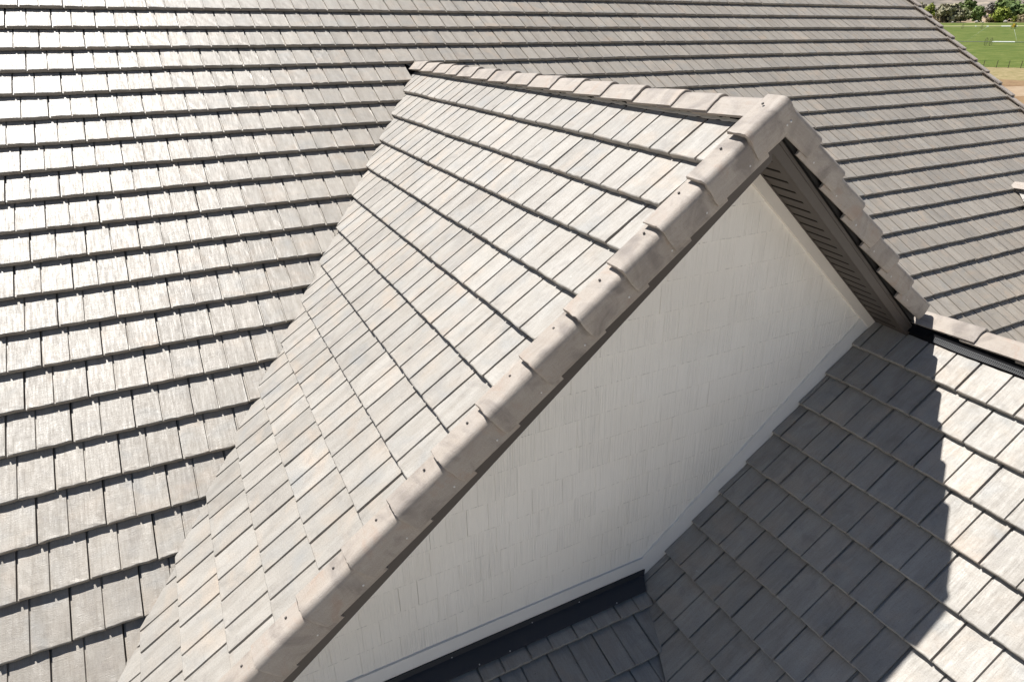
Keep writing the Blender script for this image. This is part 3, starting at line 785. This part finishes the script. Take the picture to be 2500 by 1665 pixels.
TREES = [  # positions and sizes computed from image pixels, likewise irrigation and fence below
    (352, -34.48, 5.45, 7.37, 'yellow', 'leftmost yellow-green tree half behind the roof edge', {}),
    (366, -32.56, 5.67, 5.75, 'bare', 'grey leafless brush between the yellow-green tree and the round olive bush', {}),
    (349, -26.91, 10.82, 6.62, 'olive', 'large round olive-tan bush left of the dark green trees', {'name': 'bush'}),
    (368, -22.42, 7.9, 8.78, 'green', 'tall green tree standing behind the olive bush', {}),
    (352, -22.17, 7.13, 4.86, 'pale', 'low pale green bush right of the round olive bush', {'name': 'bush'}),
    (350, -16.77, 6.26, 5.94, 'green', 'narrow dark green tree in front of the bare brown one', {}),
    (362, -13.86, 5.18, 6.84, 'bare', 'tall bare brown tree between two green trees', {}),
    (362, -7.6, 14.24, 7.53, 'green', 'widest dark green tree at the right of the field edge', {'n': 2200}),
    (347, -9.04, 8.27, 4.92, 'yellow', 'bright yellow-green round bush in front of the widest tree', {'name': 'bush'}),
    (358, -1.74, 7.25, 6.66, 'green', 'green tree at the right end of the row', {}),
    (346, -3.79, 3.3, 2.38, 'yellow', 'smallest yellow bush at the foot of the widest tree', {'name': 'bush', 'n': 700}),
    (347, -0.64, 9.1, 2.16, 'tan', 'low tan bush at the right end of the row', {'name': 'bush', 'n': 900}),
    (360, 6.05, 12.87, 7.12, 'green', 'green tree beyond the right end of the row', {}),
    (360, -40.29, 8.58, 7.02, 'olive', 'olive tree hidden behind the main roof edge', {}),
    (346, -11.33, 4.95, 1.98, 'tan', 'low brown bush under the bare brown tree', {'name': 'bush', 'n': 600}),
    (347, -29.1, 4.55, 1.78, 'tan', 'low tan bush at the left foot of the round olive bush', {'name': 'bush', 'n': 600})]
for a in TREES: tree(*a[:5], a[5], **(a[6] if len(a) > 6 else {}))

# ------------------------------------------------------------------ irrigation lines and fence
M_PIPE = paint_mat('aluminium_pipe', (0.22, 0.23, 0.18), 0.4)
M_WHITE = paint_mat('whitened_pipe', (0.85, 0.86, 0.86), 0.35)
M_YEL = paint_mat('yellow_paint', (0.55, 0.38, 0.03), 0.5)
m_, t_, b_ = newmat('water_spray'); b_.inputs['Base Color'].default_value = (0.85, 0.88, 0.9, 1); b_.inputs['Alpha'].default_value = 0.20; b_.inputs['Roughness'].default_value = 0.4; M_SPRAY = m_
M_POST = paint_mat('weathered_post', (0.09, 0.075, 0.06), 0.9)
def wheel(m, c, r, ax):
    n = 16; pts = [c + (Vector((0, 0, 1)) * math.sin(2 * math.pi * i / n) + ax * math.cos(2 * math.pi * i / n)) * r for i in range(n)]
    for i in range(n): m.tube(pts[i], pts[(i + 1) % n], 0.035, 5)
    for i in range(0, n, 2): m.tube(c, pts[i], 0.015, 4)

def spray(m, a, b, top, r, n=10):
    a, b = Vector(a), Vector(b); pts = []
    for i in range(n + 1):
        f = i / n; p = a.lerp(b, f); p.z += top * 4 * f * (1 - f * .5) * .5; pts.append(p)
    for i in range(n): m.tube(pts[i], pts[i + 1], r * (0.5 + 1.5 * i / n), 5)
t = empty('irrigation_line', 'wheeled irrigation pipe with a section whitened for glint and thin water arcs across the green field', 'irrigation line', LP(195.7, -5.64))
o_ = LP(195.7, -5.64)
m = MB(); a = LP(195.7, -13.54, .85) - o_; b = LP(195.7, -5.18, .85) - o_; m.tube(a, b, .075); m.build('pipe', M_PIPE, t)
m = MB(); m.tube(LP(195.7, -5.18, .85) - o_, LP(195.7, -0.95, .85) - o_, .14, 10); m.build('pipe', M_WHITE, t, label='pipe section whitened for mist and glint')  # white colour stands in for bright mist and glint along the pipe
m = MB(); m.tube(LP(195.7, -0.95, .85) - o_, LP(195.7, 4.01, .85) - o_, .075); m.build('pipe', M_PIPE, t)
for s_ in (-6.33, -5.41, 2.57):
    m = MB(); wheel(m, LP(195.7, s_, .85) - o_, .85, DIR * .95 + PER * .3); m.build('wheel', M_POST, t)
m = MB(); spray(m, LP(195.7, -10.01, 1.0) - o_, LP(195.7+6, -6.87, 3.3) - o_, 0.6, .02); m.build('water_arc', M_SPRAY, t)
m = MB(); spray(m, LP(195.7, -0.66, 1.0) - o_, LP(195.7+6, -1.85, 2.9) - o_, 0.3, .02); m.build('water_arc', M_SPRAY, t)
t = empty('irrigation_line', 'far irrigation pipe with a yellow drive unit near the trees', 'irrigation line', LP(286.2, -2.92))
o_ = LP(286.2, -2.92)
m = MB(); m.tube(LP(286.2, -23.39, .8) - o_, LP(286.2, 5.86, .8) - o_, .06, 6); m.build('pipe', M_PIPE, t)
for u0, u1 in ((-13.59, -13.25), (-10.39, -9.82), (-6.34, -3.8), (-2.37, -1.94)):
    m = MB(); m.tube(LP(286.2, u0, .8) - o_, LP(286.2, u1, .8) - o_, .17, 8); m.build('pipe', M_WHITE, t, label='pipe section whitened for mist and glint')
m = MB(); m.box(-.5, .5, -.35, .35, .5, 1.25); m.box(-.25, .25, -.3, .3, 1.25, 1.6); m.build('drive_unit', M_YEL, t)
for s_ in (-17.08, -11.64, -3.36, -2.48):
    m = MB(); wheel(m, LP(286.2, s_, .8) - o_, .8, DIR * .95 + PER * .3); m.build('wheel', M_POST, t)
fp = [-7.16, -5.43, -3.89, -2.11, -0.52, 1.1, 2.64]
t = empty('fence', 'thin post and wire fence between the green field and the dry grass', 'fence', LP(138, fp[2])); o_ = LP(138, fp[2])
for s_ in fp:
    m = MB(); b = LP(138, s_) - o_; m.tube(b + Vector((0, 0, -.2)), b + Vector((random.uniform(-.04, .04), 0, 1.15)), .045, 6); m.build('post', M_POST, t)
m = MB()
for hh in (.4, .75, 1.05): m.tube(LP(138, fp[0] - 6, hh) - o_, LP(138, fp[-1], hh) - o_, .008, 4)
m.build('wire', M_POST, t)
M_ROCK = paint_mat('pale_rock', (0.42, 0.39, 0.35), 0.9)
for s_, h_ in ((-24.44, .8), (-16.25, 1.1), (-14.17, .7), (-6.71, 1.2)):
    lab = {.8: 'pale rock under the round olive bush', 1.1: 'larger pale rock under the dark green trees', .7: 'smallest pale rock left of the bare tree', 1.2: 'tallest pale rock at the foot of the widest tree'}[h_]
    vs = []; bmr = bmesh.new(); bmesh.ops.create_icosphere(bmr, subdivisions=2, radius=h_ * .55)
    for v in bmr.verts: v.co = v.co * (1 + .35 * mn.noise(v.co * 1.7 + Vector((h_, 0, 0)))); v.co.z *= .8
    me = bpy.data.meshes.new('rock'); bmr.to_mesh(me); bmr.free(); o = link('rock', me, M_ROCK); o.location = LP(344, s_, h_ * .4); o['label'] = lab; o['category'] = 'rock'


for o in COL.objects:
    if o.type == 'MESH' and o.parent is None and 'kind' not in o and 'label' not in o: print('UNTAGGED', o.name)
